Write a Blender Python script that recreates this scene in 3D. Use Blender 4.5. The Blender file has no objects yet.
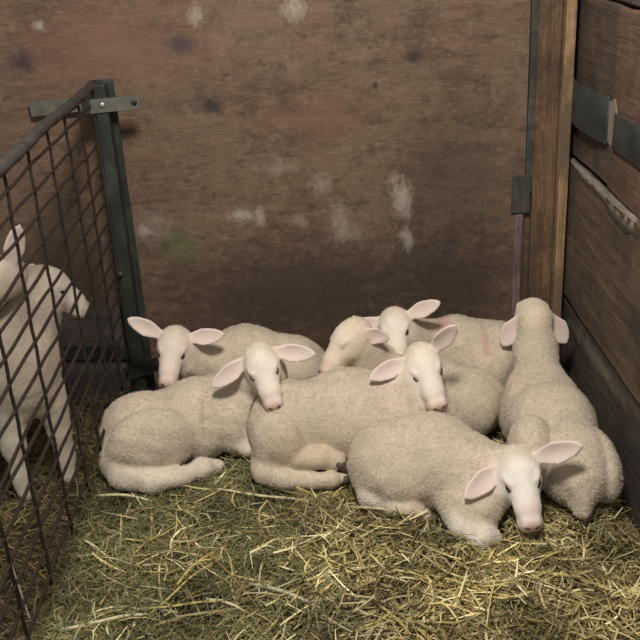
import bpy, bmesh, math, random
import numpy as np
from mathutils import Vector, Matrix

random.seed(7)
rng = np.random.default_rng(7)
S = bpy.context.scene
COL = S.collection

# ------------------------------------------------------------------ camera
PITCH, ROLL = math.radians(23.5), math.radians(3.3)
fw = Vector((0, math.cos(PITCH), -math.sin(PITCH)))
r0 = Vector((1, 0, 0)); u0 = r0.cross(fw)
rt = r0 * math.cos(ROLL) - u0 * math.sin(ROLL)
up = r0 * math.sin(ROLL) + u0 * math.cos(ROLL)
cd = bpy.data.cameras.new('camera')
cam = bpy.data.objects.new('camera', cd); COL.objects.link(cam)
cam.matrix_world = Matrix(((rt.x, up.x, -fw.x, 0), (rt.y, up.y, -fw.y, 0), (rt.z, up.z, -fw.z, 1.43), (0, 0, 0, 1)))
cd.sensor_width = 36; cd.lens = 950 / 640 * 36; cd.clip_start = 0.02
S.camera = cam

# ------------------------------------------------------------------ world, lights, exposure
w = bpy.data.worlds.new('barn_air'); S.world = w; w.use_nodes = True
bg = w.node_tree.nodes['Background']
bg.inputs[0].default_value = (1.0, 0.95, 0.88, 1); bg.inputs[1].default_value = 0.32


def area(name, loc, target, size, power, col):
    d = bpy.data.lights.new(name, 'AREA'); d.size = size; d.energy = power; d.color = col
    o = bpy.data.objects.new(name, d); COL.objects.link(o); o.location = loc
    o.rotation_euler = (Vector(target) - Vector(loc)).to_track_quat('-Z', 'Y').to_euler()
    return o


area('barn_lamp', (0.0, 1.15, 2.35), (0.12, 2.25, 0.2), 0.38, 56, (1.0, 0.92, 0.81))
fl = bpy.data.lights.new('phone_flash', 'POINT'); fl.energy = 7.0; fl.shadow_soft_size = 0.03; fl.color = (1, 0.98, 0.94)
flo = bpy.data.objects.new('phone_flash', fl); COL.objects.link(flo); flo.location = (0.03, -0.02, 1.48)
vs = S.view_settings
vs.view_transform = 'Standard'; vs.look = 'None'; vs.gamma = 1; vs.exposure = 0.0; vs.use_curve_mapping = False


# ------------------------------------------------------------------ helpers
def tag(o, label=None, cat=None, group=None, kind=None):
    for k, v in (('label', label), ('category', cat), ('group', group), ('kind', kind)):
        if v: o[k] = v
    return o


def link(name, me, mat=None, parent=None):
    o = bpy.data.objects.new(name, me); COL.objects.link(o)
    if mat and not me.materials: me.materials.append(mat)
    if parent: o.parent = parent
    return o


def empty(name, loc):
    o = bpy.data.objects.new(name, None); COL.objects.link(o); o.location = loc
    o.empty_display_size = 0.05
    return o


def mesh_obj(name, verts, faces, mat, parent=None, smooth=False):
    me = bpy.data.meshes.new(name); me.from_pydata([tuple(v) for v in verts], [], faces)
    if smooth: me.polygons.foreach_set('use_smooth', [True] * len(me.polygons))
    me.update()
    o = link(name, me, mat)
    if parent: put_under(o, parent)
    return o


def put_under(o, parent):
    """keep world placement of an object that was built in world coordinates"""
    o.parent = parent
    loc = Vector(parent.location)
    p = parent.parent
    while p: loc += Vector(p.location); p = p.parent
    o.matrix_parent_inverse = Matrix.Translation(-loc)


def bm_obj(name, bm, mat, parent=None, smooth=False):
    me = bpy.data.meshes.new(name); bm.normal_update(); bm.to_mesh(me); bm.free()
    if smooth: me.polygons.foreach_set('use_smooth', [True] * len(me.polygons))
    o = link(name, me, mat)
    if parent: put_under(o, parent)
    return o


def box_bm(bm, lo, hi, bevel=0.0, jit=0.0, cuts=0):
    m = Matrix.Translation([(a + b) / 2 for a, b in zip(lo, hi)]) @ Matrix.Diagonal([b - a for a, b in zip(lo, hi)] + [1])
    r = bmesh.ops.create_cube(bm, size=1, matrix=m)
    if cuts:
        ax = int(np.argmax([b - a for a, b in zip(lo, hi)]))
        es = [e for e in bm.edges if abs((e.verts[0].co - e.verts[1].co)[ax]) > 1e-4]
        bmesh.ops.subdivide_edges(bm, edges=es, cuts=cuts, use_grid_fill=True)
    if jit:
        for v in bm.verts: v.co += Vector([random.uniform(-jit, jit) for _ in range(3)])
    if bevel:
        bmesh.ops.bevel(bm, geom=[e for e in bm.edges if len(e.link_faces) == 2 and e.calc_face_angle(0) > 0.8], offset=bevel, segments=2, affect='EDGES', profile=0.6)
    return bm


def tube(bm, pts, rad, n=8, cap=True):
    pts = [Vector(p) for p in pts]
    rads = rad if isinstance(rad, (list, tuple)) else [rad] * len(pts)
    rings = []
    a = None
    for i, p in enumerate(pts):
        d = (pts[min(i + 1, len(pts) - 1)] - pts[max(i - 1, 0)]).normalized()
        if a is None:
            a = d.orthogonal().normalized()
        else:
            a = (a - d * a.dot(d)).normalized()
        b = d.cross(a)
        rings.append([bm.verts.new(p + (a * math.cos(t) + b * math.sin(t)) * rads[i]) for t in [2 * math.pi * k / n for k in range(n)]])
    for r1, r2 in zip(rings, rings[1:]):
        for k in range(n): bm.faces.new((r1[k], r1[(k + 1) % n], r2[(k + 1) % n], r2[k]))
    if cap:
        bm.faces.new(rings[0][::-1]); bm.faces.new(rings[-1])
    return bm


# ------------------------------------------------------------------ node material helpers
class M:
    def __init__(s, name, rough=0.8):
        s.m = bpy.data.materials.new(name); s.m.use_nodes = True
        s.t = s.m.node_tree; s.N = s.t.nodes; s.L = s.t.links
        s.b = s.N['Principled BSDF']; s.b.inputs['Roughness'].default_value = rough
        s.tc = s.N.new('ShaderNodeTexCoord').outputs['Object']

    def n(s, t, **k):
        x = s.N.new(t)
        for a, b in k.items(): setattr(x, a, b)
        return x

    def put(s, sock, v):
        if hasattr(v, 'is_linked') or isinstance(v, bpy.types.NodeSocket): s.L.new(v, sock)
        else: sock.default_value = v

    def mapping(s, scale=(1, 1, 1), rot=(0, 0, 0), loc=(0, 0, 0), src=None):
        x = s.n('ShaderNodeMapping'); s.L.new(src or s.tc, x.inputs[0])
        x.inputs['Scale'].default_value = scale; x.inputs['Rotation'].default_value = rot; x.inputs['Location'].default_value = loc
        return x.outputs[0]

    def noise(s, scale, vec=None, detail=4, rough=0.6, dist=0.0):
        x = s.n('ShaderNodeTexNoise'); s.L.new(vec or s.tc, x.inputs['Vector'])
        x.inputs['Scale'].default_value = scale; x.inputs['Detail'].default_value = detail
        x.inputs['Roughness'].default_value = rough; x.inputs['Distortion'].default_value = dist
        return x.outputs[0]

    def ramp(s, fac, stops):
        x = s.n('ShaderNodeValToRGB'); s.L.new(fac, x.inputs[0]); e = x.color_ramp.elements
        while len(e) < len(stops): e.new(0.5)
        for el, (p, c) in zip(e, stops):
            el.position = p
            el.color = (c, c, c, 1) if isinstance(c, (int, float)) else tuple(c) + (1,)
        return x.outputs[0]

    def mix(s, fac, a, b, mode='MIX'):
        x = s.n('ShaderNodeMix', data_type='RGBA', blend_type=mode)
        s.put(x.inputs[0], fac)
        for sock, v in ((x.inputs[6], a), (x.inputs[7], b)):
            s.put(sock, v if not isinstance(v, tuple) else (tuple(v) + (1,) if len(v) == 3 else v))
        return x.outputs[2]

    def math(s, op, a, b=0.0, clamp=False):
        x = s.n('ShaderNodeMath', operation=op, use_clamp=clamp)
        s.put(x.inputs[0], a); s.put(x.inputs[1], b)
        return x.outputs[0]

    def spot(s, centre, size, vec=None, edge=(0.4, 1.0), nz=None, namp=0.6):
        """soft-edged stain mask around a point; size per axis in metres"""
        sc = tuple(1 / q for q in size)
        v = s.mapping(scale=sc, loc=tuple(-c * k for c, k in zip(centre, sc)), src=vec)
        d = s.n('ShaderNodeVectorMath', operation='LENGTH'); s.L.new(v, d.inputs[0])
        o = d.outputs['Value']
        if nz is not None:
            o = s.math('ADD', o, s.math('MULTIPLY', s.math('SUBTRACT', nz, 0.5), namp * 2))
        x = s.n('ShaderNodeMapRange'); x.clamp = True; s.L.new(o, x.inputs[0])
        x.inputs[1].default_value = edge[1]; x.inputs[2].default_value = edge[0]
        return x.outputs[0]

    def bump(s, h, strength=0.5, dist=0.01):
        x = s.n('ShaderNodeBump'); s.L.new(h, x.inputs['Height'])
        x.inputs['Strength'].default_value = strength; x.inputs['Distance'].default_value = dist
        s.L.new(x.outputs[0], s.b.inputs['Normal'])

    def col(s, v):
        s.put(s.b.inputs['Base Color'], v if not isinstance(v, tuple) else tuple(v) + (1,))
        return s.m


def flat(name, c, rough=0.7, metal=0.0, spec=None):
    k = M(name, rough); k.b.inputs['Metallic'].default_value = metal
    if spec is not None: k.b.inputs['Specular IOR Level'].default_value = spec
    return k.col(c)


def wood(name, grain_axis, c0, c1, c2, scale=1.0, stains=(), worn=None):
    """weathered board: grain runs along grain_axis (0 x, 1 y, 2 z)"""
    k = M(name, 0.85)
    sc = [14 * scale] * 3; sc[grain_axis] = 0.9 * scale
    g = k.noise(4.0, k.mapping(scale=tuple(sc)), 6, 0.65, 0.6)
    sf = [46 * scale] * 3; sf[grain_axis] = 2.2 * scale
    streak = k.noise(4.0, k.mapping(scale=tuple(sf), loc=(4, 7, 2)), 4, 0.6, 0.3)
    b = k.noise(5.0 * scale, detail=7, rough=0.75)
    b2 = k.noise(13.0 * scale, k.mapping(loc=(2, 9, 5)), 6, 0.75)
    c = k.ramp(g, [(0.25, c0), (0.5, c1), (0.78, c2)])
    c = k.mix(k.ramp(streak, [(0.52, 0.0), (0.68, 0.7)]), c, tuple(0.55 * q for q in c0))
    c = k.mix(k.ramp(b, [(0.46, 0.0), (0.62, 0.75)]), c, tuple(0.62 * q for q in c0))
    c = k.mix(k.ramp(b2, [(0.56, 0.0), (0.72, 0.5)]), c, tuple(1.15 * q for q in c2))
    fine = k.noise(60, detail=3)
    for (ctr, size, colr, amt) in stains:
        m = k.spot(ctr, size, nz=k.noise(22, detail=5, rough=0.7), namp=0.9)
        c = k.mix(k.math('MULTIPLY', m, amt), c, colr)
    k.bump(k.math('ADD', k.math('ADD', g, k.math('MULTIPLY', streak, -0.5)), k.math('MULTIPLY', fine, 0.4)), 0.6, 0.005)
    return k.col(c)


# ------------------------------------------------------------------ setting materials
def wall_material():
    k = M('plywood', 0.82)
    g = k.noise(3.0, k.mapping(scale=(1.6, 8, 8)), 7, 0.70, 0.9)
    fine = k.noise(9.0, k.mapping(scale=(3.0, 20, 20)), 4, 0.7)
    blot = k.noise(5.5, detail=8, rough=0.75)
    blot2 = k.noise(2.2, k.mapping(loc=(3.1, 0, 1.7)), 6, 0.68)
    nz = k.noise(34, detail=7, rough=0.8)
    scr = k.noise(30, k.mapping(scale=(1.4, 1, 0.8), rot=(0, 0.4, 0)), 8, 0.85)
    pat = k.noise(15, detail=8, rough=0.8)
    pat2 = k.noise(22, k.mapping(loc=(5, 2, 8), scale=(0.8, 1, 1.4)), 7, 0.8)
    pat3 = k.noise(75, k.mapping(loc=(1, 2, 3), scale=(0.7, 1, 1.3)), 4, 0.7)
    c = k.ramp(g, [(0.25, (0.064, 0.037, 0.024)), (0.5, (0.126, 0.074, 0.048)), (0.78, (0.200, 0.128, 0.088))])
    c = k.mix(k.ramp(blot2, [(0.44, 0.0), (0.58, 0.55)]), c, (0.160, 0.114, 0.074))
    c = k.mix(k.ramp(blot, [(0.50, 0.0), (0.66, 0.7)]), c, (0.052, 0.034, 0.027))
    c = k.mix(k.ramp(fine, [(0.5, 0.0), (0.74, 0.45)]), c, (0.225, 0.168, 0.122))
    c = k.mix(k.ramp(pat, [(0.52, 0.0), (0.62, 0.55)]), c, (0.205, 0.148, 0.104))
    c = k.mix(k.ramp(pat2, [(0.52, 0.0), (0.64, 0.65)]), c, (0.046, 0.031, 0.024))
    c = k.mix(k.ramp(pat3, [(0.56, 0.0), (0.70, 0.45)]), c, (0.26, 0.205, 0.155))
    Y = 2.8

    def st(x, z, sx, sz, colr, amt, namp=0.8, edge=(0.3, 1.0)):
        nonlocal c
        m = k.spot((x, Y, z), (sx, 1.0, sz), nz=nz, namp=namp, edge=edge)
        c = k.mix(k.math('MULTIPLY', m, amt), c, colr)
    st(-0.55, 1.10, 0.34, 0.16, (0.185, 0.100, 0.070), 0.55)          # reddish bare veneer
    st(0.02, 0.86, 0.16, 0.08, (0.17, 0.095, 0.062), 0.5)
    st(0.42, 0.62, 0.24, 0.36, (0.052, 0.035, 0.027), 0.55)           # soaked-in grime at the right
    st(-0.03, 0.30, 0.62, 0.26, (0.040, 0.026, 0.021), 0.88)          # grime plus shade behind the lambs, both painted dark
    st(0.42, 0.30, 0.28, 0.30, (0.038, 0.024, 0.019), 0.85)  # same grime and painted shade, farther right
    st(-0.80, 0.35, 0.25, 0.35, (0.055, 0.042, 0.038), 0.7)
    st(-0.419, 0.493, 0.07, 0.07, (0.085, 0.120, 0.050), 0.55, 1.3)         # green smear
    st(-0.276, 0.915, 0.045, 0.035, (0.030, 0.024, 0.026), 0.9, 1.0)  # knots
    st(0.311, 1.019, 0.035, 0.022, (0.030, 0.022, 0.022), 0.9, 1.0)
    st(-0.81, 1.068, 0.05, 0.05, (0.035, 0.025, 0.03), 0.8, 1.1)
    st(-0.35, 1.09, 0.05, 0.035, (0.040, 0.032, 0.045), 0.75, 1.1)
    st(0.2, 0.945, 0.012, 0.018, (0.02, 0.015, 0.012), 0.8, 0.4)
    for x, z, sx, sz, a in ((0.272, 0.60, 0.045, 0.085, 0.75), (0.285, 0.47, 0.028, 0.06, 0.6), (0.25, 0.66, 0.03, 0.04, 0.4),
                            (-0.225, 0.575, 0.065, 0.028, 0.65), (-0.165, 0.565, 0.02, 0.05, 0.6), (-0.02, 1.17, 0.05, 0.045, 0.65),
                            (-0.30, 1.17, 0.03, 0.05, 0.5), (-0.52, 0.545, 0.035, 0.025, 0.6), (-0.50, 0.56, 0.09, 0.10, 0.28),
                            (0.03, 0.66, 0.05, 0.05, 0.35), (-0.05, 0.55, 0.05, 0.03, 0.35), (0.08, 0.55, 0.04, 0.10, 0.3),
                            (-0.10, 0.72, 0.10, 0.03, 0.25), (-0.74, 1.165, 0.025, 0.02, 0.8), (0.10, 0.50, 0.09, 0.05, 0.25)):
        m = k.spot((x, Y, z), (sx * 1.7, 1.0, sz * 1.7), edge=(0.0, 1.0))
        m = k.math('MULTIPLY', k.math('SUBTRACT', k.math('ADD', k.math('MULTIPLY', m, 0.50), scr), 0.74), 4.5, True)
        c = k.mix(k.math('MULTIPLY', m, a * 0.85), c, (0.42, 0.385, 0.34))
    k.bump(k.math('ADD', k.math('MULTIPLY', g, 0.6), k.math('MULTIPLY', nz, 0.5)), 0.6, 0.007)
    return k.col(c)


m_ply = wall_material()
m_post = wood('corner_post_wood', 2, (0.072, 0.042, 0.026), (0.135, 0.080, 0.047), (0.23, 0.145, 0.083))
m_pale = wood('pale_edge_wood', 2, (0.20, 0.125, 0.065), (0.33, 0.22, 0.12), (0.46, 0.325, 0.19),
              stains=(((0.75, 2.76, 0.78), (1, 1, 0.16), (0.10, 0.07, 0.048), 0.85), ((0.75, 2.76, 0.30), (1, 1, 0.10), (0.13, 0.09, 0.06), 0.6)))
m_batten = wood('batten_wood', 2, (0.060, 0.040, 0.029), (0.105, 0.071, 0.049), (0.16, 0.115, 0.080))
m_strip = wood('green_strip_paint', 2, (0.038, 0.036, 0.030), (0.064, 0.063, 0.052), (0.12, 0.11, 0.09))
m_pinkedge = wood('purple_edge', 2, (0.11, 0.072, 0.075), (0.165, 0.115, 0.115), (0.25, 0.185, 0.165))
m_board_u = wood('upper_board_wood', 1, (0.052, 0.034, 0.025), (0.094, 0.063, 0.045), (0.145, 0.104, 0.077),
                 stains=(((0.78, 2.22, 1.13), (1, 0.22, 0.06), (0.26, 0.225, 0.185), 0.7), ((0.78, 2.25, 0.97), (1, 0.12, 0.12), (0.17, 0.092, 0.058), 0.6)))
m_board_r = wood('red_board_wood', 1, (0.075, 0.045, 0.031), (0.135, 0.080, 0.052), (0.19, 0.125, 0.085))
m_board_m = wood('middle_board_wood', 1, (0.053, 0.034, 0.024), (0.105, 0.070, 0.046), (0.180, 0.130, 0.089))
m_board_l = wood('lower_board_wood', 1, (0.034, 0.025, 0.021), (0.064, 0.047, 0.037), (0.115, 0.090, 0.072),
                 stains=(((0.75, 2.45, 0.2), (1, 0.3, 0.03), (0.24, 0.21, 0.175), 0.5),))
m_chew = wood('gnawed_wood', 1, (0.15, 0.125, 0.105), (0.24, 0.205, 0.175), (0.34, 0.30, 0.26))
m_strap = M('rubber_strap', 0.55)
_n = m_strap.noise(9, detail=5)
m_strap = m_strap.col(m_strap.ramp(_n, [(0.3, (0.020, 0.024, 0.025)), (0.6, (0.046, 0.053, 0.050)), (0.85, (0.085, 0.092, 0.082))]))
m_flake = flat('old_paint', (0.21, 0.18, 0.145), 0.85)
m_dark = flat('dark_backing', (0.015, 0.012, 0.010), 0.95)
k = M('gate_paint', 0.5); k.b.inputs['Metallic'].default_value = 0.35
_n = k.noise(14, detail=6, rough=0.7)
k.bump(_n, 0.3, 0.003)
m_gate = k.col(k.ramp(_n, [(0.3, (0.020, 0.023, 0.021)), (0.58, (0.042, 0.050, 0.045)), (0.75, (0.075, 0.088, 0.078)), (0.9, (0.10, 0.072, 0.045))]))
k = M('rusty_rail', 0.75); _n = k.noise(20, detail=6, rough=0.7); k.bump(_n, 0.5, 0.004)
m_rail = k.col(k.ramp(_n, [(0.3, (0.020, 0.017, 0.017)), (0.6, (0.045, 0.037, 0.034)), (0.85, (0.085, 0.07, 0.062))]))
k = M('rusty_wire', 0.7); k.b.inputs['Metallic'].default_value = 0.2; _n = k.noise(40, detail=4)
m_wire = k.col(k.ramp(_n, [(0.3, (0.013, 0.008, 0.006)), (0.6, (0.028, 0.015, 0.010)), (0.85, (0.055, 0.029, 0.018))]))
k = M('galvanised_bar', 0.5); k.b.inputs['Metallic'].default_value = 0.4; _n = k.noise(25, detail=6, rough=0.7)
m_bar = k.col(k.ramp(_n, [(0.3, (0.10, 0.10, 0.088)), (0.6, (0.17, 0.172, 0.15)), (0.85, (0.25, 0.25, 0.22))]))
m_bolt = flat('bolt_steel', (0.55, 0.56, 0.55), 0.35, 0.8)
m_kick = wood('grey_board', 0, (0.050, 0.044, 0.040), (0.085, 0.077, 0.070), (0.125, 0.115, 0.105))
k = M('dirt', 0.95); _n = k.noise(12, detail=6)
m_dirt = k.col(k.ramp(_n, [(0.3, (0.030, 0.022, 0.014)), (0.7, (0.075, 0.055, 0.035))]))

# ------------------------------------------------------------------ the setting
XW, YW = 0.78, 2.80


def struct(name, lo, hi, mat, bevel=0.0, jit=0.0, parent=None, cuts=0):
    bm = bmesh.new(); box_bm(bm, lo, hi, bevel, jit, cuts)
    o = bm_obj(name, bm, mat, parent)
    if not parent: o['kind'] = 'structure'
    return o


struct('floor', (-2.2, -0.6, -0.16), (1.3, 2.9, -0.10), m_dirt)
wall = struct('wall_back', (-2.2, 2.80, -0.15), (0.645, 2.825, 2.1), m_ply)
struct('wall_back_framing', (-2.2, 2.85, -0.15), (1.3, 2.90, 2.1), m_dark).name = 'wall_behind'
# right of the plywood: recessed board, thin strip, corner post with a pale bare edge
struct('trim_1', (0.645, 2.812, -0.15), (0.735, 2.85, 2.1), m_batten, 0.003)
struct('trim_2', (0.648, 2.796, 0.60), (0.668, 2.812, 2.1), m_strip, 0.002, 0.0015, cuts=8)
struct('trim_3', (0.668, 2.790, -0.15), (0.735, 2.812, 2.1), m_post, 0.004, 0.001)
bm = bmesh.new(); box_bm(bm, (0.733, 2.765, -0.15), (0.770, 2.81, 2.1), 0.005)
post = bm_obj('trim_4', bm, m_post); post['kind'] = 'structure'
bm = bmesh.new(); box_bm(bm, (0.738, 2.757, 0.02), (0.766, 2.766, 2.1), 0.004, 0.0012, cuts=10)
bm_obj('bare_edge', bm, m_pale, post)
# patch plate and the torn purple edge of the plywood
bm = bmesh.new(); box_bm(bm, (0.606, 2.788, 0.535), (0.662, 2.800, 0.652), 0.003, 0.002)
bm_obj('patch_plate', bm, m_strip, wall)
bm = bmesh.new(); box_bm(bm, (0.618, 2.792, 0.10), (0.640, 2.800, 0.53), 0.002, 0.002, cuts=8)
bm_obj('torn_edge', bm, m_pinkedge, wall)

# right wall: four horizontal boards on a dark backing
wr = empty('wall_right', (XW, 1.6, 0)); wr['kind'] = 'structure'
struct('backing', (0.845, 0.2, -0.15), (0.87, 2.85, 2.1), m_dark, parent=wr)


def plank(name, zlo, zhi, x0, thick, ylo, yhi, mat, lean=0.0, seed=1, rough=0.004, slope=0.0):
    """board along y with an uneven, worn top and bottom edge"""
    r = np.random.default_rng(seed); n = 40
    ys = np.linspace(ylo, yhi, n); ph = r.uniform(0, 6, 4)
    wob = lambda q: sum(math.sin(q * f_ + p) / (1 + i) for i, (f_, p) in enumerate(zip((5, 13, 31, 57), ph)))
    vs_, fs = [], []
    for i, y in enumerate(ys):
        zt = zhi + rough * wob(y) + r.uniform(-1, 1) * rough * 0.4 + slope * (yhi - y)
        zb = zlo + rough * wob(y + 9) + slope * (yhi - y)
        h = zt - zb
        e = 0.006
        for (dx, z) in ((0, zb + e), (0, zt - e), (e, zt), (thick - e, zt), (thick, zt - e), (thick, zb + e), (thick - e, zb), (e, zb)):
            vs_.append((x0 + dx + lean * (z - zlo), y, z))
    for i in range(n - 1):
        for j in range(8):
            a, b = i * 8 + j, i * 8 + (j + 1) % 8
            fs.append((a, a + 8, b + 8, b))
    fs.append(tuple(range(8))); fs.append(tuple(range((n - 1) * 8, n * 8))[::-1])
    return mesh_obj(name, vs_, fs, mat, wr)


plank('board', 1.17, 1.62, 0.788, 0.03, 0.2, 2.845, m_board_u, seed=2)
plank('board', 0.70, 1.165, 0.790, 0.03, 2.455, 2.845, m_board_u, seed=3, rough=0.002)
plank('board', 0.695, 1.165, 0.786, 0.03, 0.2, 2.45, m_board_r, seed=4, rough=0.002)
plank('board', 0.255, 0.690, 0.778, 0.036, 0.2, 2.845, m_board_m, seed=5, rough=0.004)
plank('board', -0.14, 0.245, 0.762, 0.045, 0.2, 2.845, m_board_l, lean=0.06, seed=6, rough=0.007)
# chewed pale top edge of the middle board (a sliver gnawed along its corner)
r_ = np.random.default_rng(11)
vsl, fsl = [], []
ysl = np.linspace(1.3, 2.83, 60)
for i, y in enumerate(ysl):
    wid = 0.008 + 0.048 * max(0, min(1, (2.76 - y) / 0.35)) * (0.75 + 0.25 * math.sin(y * 17)) + r_.uniform(-.003, .003)
    zt = 0.693 + r_.uniform(-.002, .002)
    for (dx, z) in ((0.014, zt), (0.001 + r_.uniform(-.0015, .0015), zt - 0.004), (-0.0015 + r_.uniform(-.001, .001), zt - wid), (0.014, zt - wid)):
        vsl.append((0.778 + dx, y, z))
for i in range(len(ysl) - 1):
    for j in range(4):
        a, b = i * 4 + j, i * 4 + (j + 1) % 4
        fsl.append((a, a + 4, b + 4, b))
mesh_obj('gnawed_edge', vsl, fsl, m_chew, wr, True)
# raised grain ridges in the middle board
for (ya, za, yb, zb, wd) in ((2.74, 0.545, 2.10, 0.43, 0.004), (2.74, 0.515, 2.12, 0.395, 0.003), (2.70, 0.60, 1.9, 0.53, 0.003), (2.72, 0.44, 1.9, 0.33, 0.003)):
    pts = [Vector((0.7785, ya + (yb - ya) * t, za + (zb - za) * t + 0.006 * math.sin(t * 9 + ya * 40 + za * 30))) for t in np.linspace(0, 1, 14)]
    tube(bm := bmesh.new(), pts, [wd * 0.45 * (0.3 + 0.7 * math.sin(math.pi * t)) for t in np.linspace(0, 1, 14)], 6)
    bm_obj('grain_ridge', bm, m_board_m, wr, True)


# nailed strap on the right wall: loose bulging piece, flake of paint, flat piece
def strap_piece(name, prof, zc, half, mat, parent):
    vs_, fs = [], []
    for (y, x, dz) in prof:
        for (dx, z) in ((0, zc + half + dz), (0.006, zc + half + dz), (0.006, zc - half + dz), (0, zc - half + dz)):
            vs_.append((x - 0.006 + dx, y, z))
    n = len(prof)
    for i in range(n - 1):
        for j in range(4):
            a, b = i * 4 + j, i * 4 + (j + 1) % 4
            fs.append((a, a + 4, b + 4, b))
    fs += [(0, 1, 2, 3), tuple(range((n - 1) * 4, n * 4))[::-1]]
    o = mesh_obj(name, vs_, fs, mat, parent, True)
    bv = o.modifiers.new('edge', 'BEVEL'); bv.width = 0.002; bv.segments = 2
    return o


st = empty('rubber_strap', (0.775, 2.3, 0.87))
tag(st, 'dark grey-green strap nailed along the upper boards of the right wall', 'strap')
strap_piece('loose_end', [(y, 0.786 - 0.020 * math.sin(math.pi * min(1, max(0, (2.842 - y) / 0.37))) ** 0.7, 0.0) for y in np.linspace(2.842, 2.47, 14)], 0.876, 0.062, m_strap, st)
strap_piece('flat_length', [(y, 0.785, 0.0015 * math.sin(y * 23)) for y in np.linspace(2.415, 0.9, 24)], 0.862, 0.047, m_strap, st)
vs_ = [(0.7835, 2.475, 0.925), (0.7835, 2.43, 0.94), (0.7835, 2.405, 0.90), (0.7835, 2.42, 0.86), (0.7835, 2.44, 0.815), (0.7835, 2.49, 0.83), (0.7835, 2.47, 0.88)]
n = len(vs_)
mesh_obj('paint_flake', vs_ + [(0.788, b, c) for (a, b, c) in vs_], [tuple(range(n)), tuple(range(n, 2 * n))[::-1]] + [(i, i + n, (i + 1) % n + n, (i + 1) % n) for i in range(n)], m_flake, st)
bm = bmesh.new(); bmesh.ops.create_uvsphere(bm, u_segments=10, v_segments=6, radius=0.006, matrix=Matrix.Translation((0.781, 2.25, 0.865)) @ Matrix.Diagonal((0.5, 1, 1, 1)))
bm_obj('nail', bm, m_rail, st, True)

# grey board at the foot of the wall behind the gate
struct('trim_5', (-1.5, 2.78, -0.12), (-0.63, 2.80, 0.30), m_kick, 0.003, 0.001)

# ------------------------------------------------------------------ gate of wire mesh
XG = -0.60
gate = empty('wire_gate', (XG, 2.70, 0.0))
tag(gate, 'dark iron gate of rusty woven wire on the left side of the pen', 'gate')
# angle-iron upright: two flanges
bm = bmesh.new()
prof = [(-0.030, 0.0), (0.030, 0.0), (0.030, -0.007), (-0.022, -0.007), (-0.022, -0.045), (-0.030, -0.045)]
ring0 = [bm.verts.new((XG + 0.028 + a, 2.745 + b, -0.10)) for a, b in prof]
ring1 = [bm.verts.new((XG + 0.026 + a, 2.745 + b, 1.015)) for a, b in prof]
for i in range(6): bm.faces.new((ring0[i], ring0[(i + 1) % 6], ring1[(i + 1) % 6], ring1[i]))
bm.faces.new(ring0[::-1]); bm.faces.new(ring1)
bmesh.ops.bevel(bm, geom=bm.edges[:], offset=0.0015, segments=1, affect='EDGES')
bm_obj('upright', bm, m_gate, gate)
bm = bmesh.new(); box_bm(bm, (XG + 0.006, 2.690, -0.10), (XG + 0.040, 2.737, 1.008), 0.003)
bm_obj('upright', bm, m_gate, gate)
bm = bmesh.new()
tube(bm, [(XG - 0.004 + 0.003 * math.sin(y * 7), y, 1.0 + 0.004 * math.sin(y * 9 + 1)) for y in np.linspace(2.74, 0.98, 60)], [0.0140 + 0.0012 * math.sin(i * 1.7) for i in range(60)], 10)
bm_obj('top_rail', bm, m_rail, gate, True)
bm = bmesh.new(); box_bm(bm, (XG - 0.02, 0.95, -0.1), (XG + 0.02, 0.99, 1.015), 0.003)
bm_obj('upright', bm, m_gate, gate)
vy = [2.705 - 0.165, 2.385, 2.208, 2.030, 1.842, 1.648, 1.46, 1.27, 1.09]
for i, y in enumerate(vy):
    r = np.random.default_rng(100 + i)
    a, b = r.uniform(-0.006, 0.006, 2); ph = r.uniform(0, 6)
    pts = [(XG - 0.006 + 0.0012 * math.sin(z * 55 + math.pi * (i % 2)), y + (a + (b - a) * (z / 1.0)) + 0.004 * math.sin(z * 6 + ph), z) for z in np.linspace(0.13, 0.995, 40)]
    tube(bm := bmesh.new(), pts, 0.0041, 6)
    bm_obj('vertical_wire', bm, m_wire, gate, True)
nz_ = 15
for i in range(nz_):
    r = np.random.default_rng(200 + i)
    z = 0.955 - 0.0573 * i
    ph = r.uniform(0, 6); am = r.uniform(0.001, 0.0032); sl = r.uniform(-0.012, 0.004) if i < 9 else r.uniform(0.0, 0.02)
    pts = [(XG - 0.006 + 0.0014 * math.sin((2.705 - y) * math.pi / 0.18 + math.pi * (i % 2)), y, z + am * math.sin(y * 8 + ph) + 0.0008 * math.sin(y * 33 + ph) + sl * (2.7 - y)) for y in np.linspace(2.678, 0.98, 70)]
    tube(bm := bmesh.new(), pts, 0.0041, 6)
    bm_obj('horizontal_wire', bm, m_wire, gate, True)
# flat bars that tie the upright to the wall


def bar(name, xa, za, xb, zb, half, y, mat):
    a, b = Vector((xa, y, za)), Vector((xb, y, zb)); d = (b - a).normalized(); q = Vector((-d.z, 0, d.x)) * half
    t = Vector((0, 0.006, 0))
    c = [a - q, b - q, b + q, a + q]
    return mesh_obj(name, c + [v + t for v in c], [(0, 1, 2, 3), (7, 6, 5, 4), (0, 4, 5, 1), (1, 5, 6, 2), (2, 6, 7, 3), (3, 7, 4, 0)], mat, gate)


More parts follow.
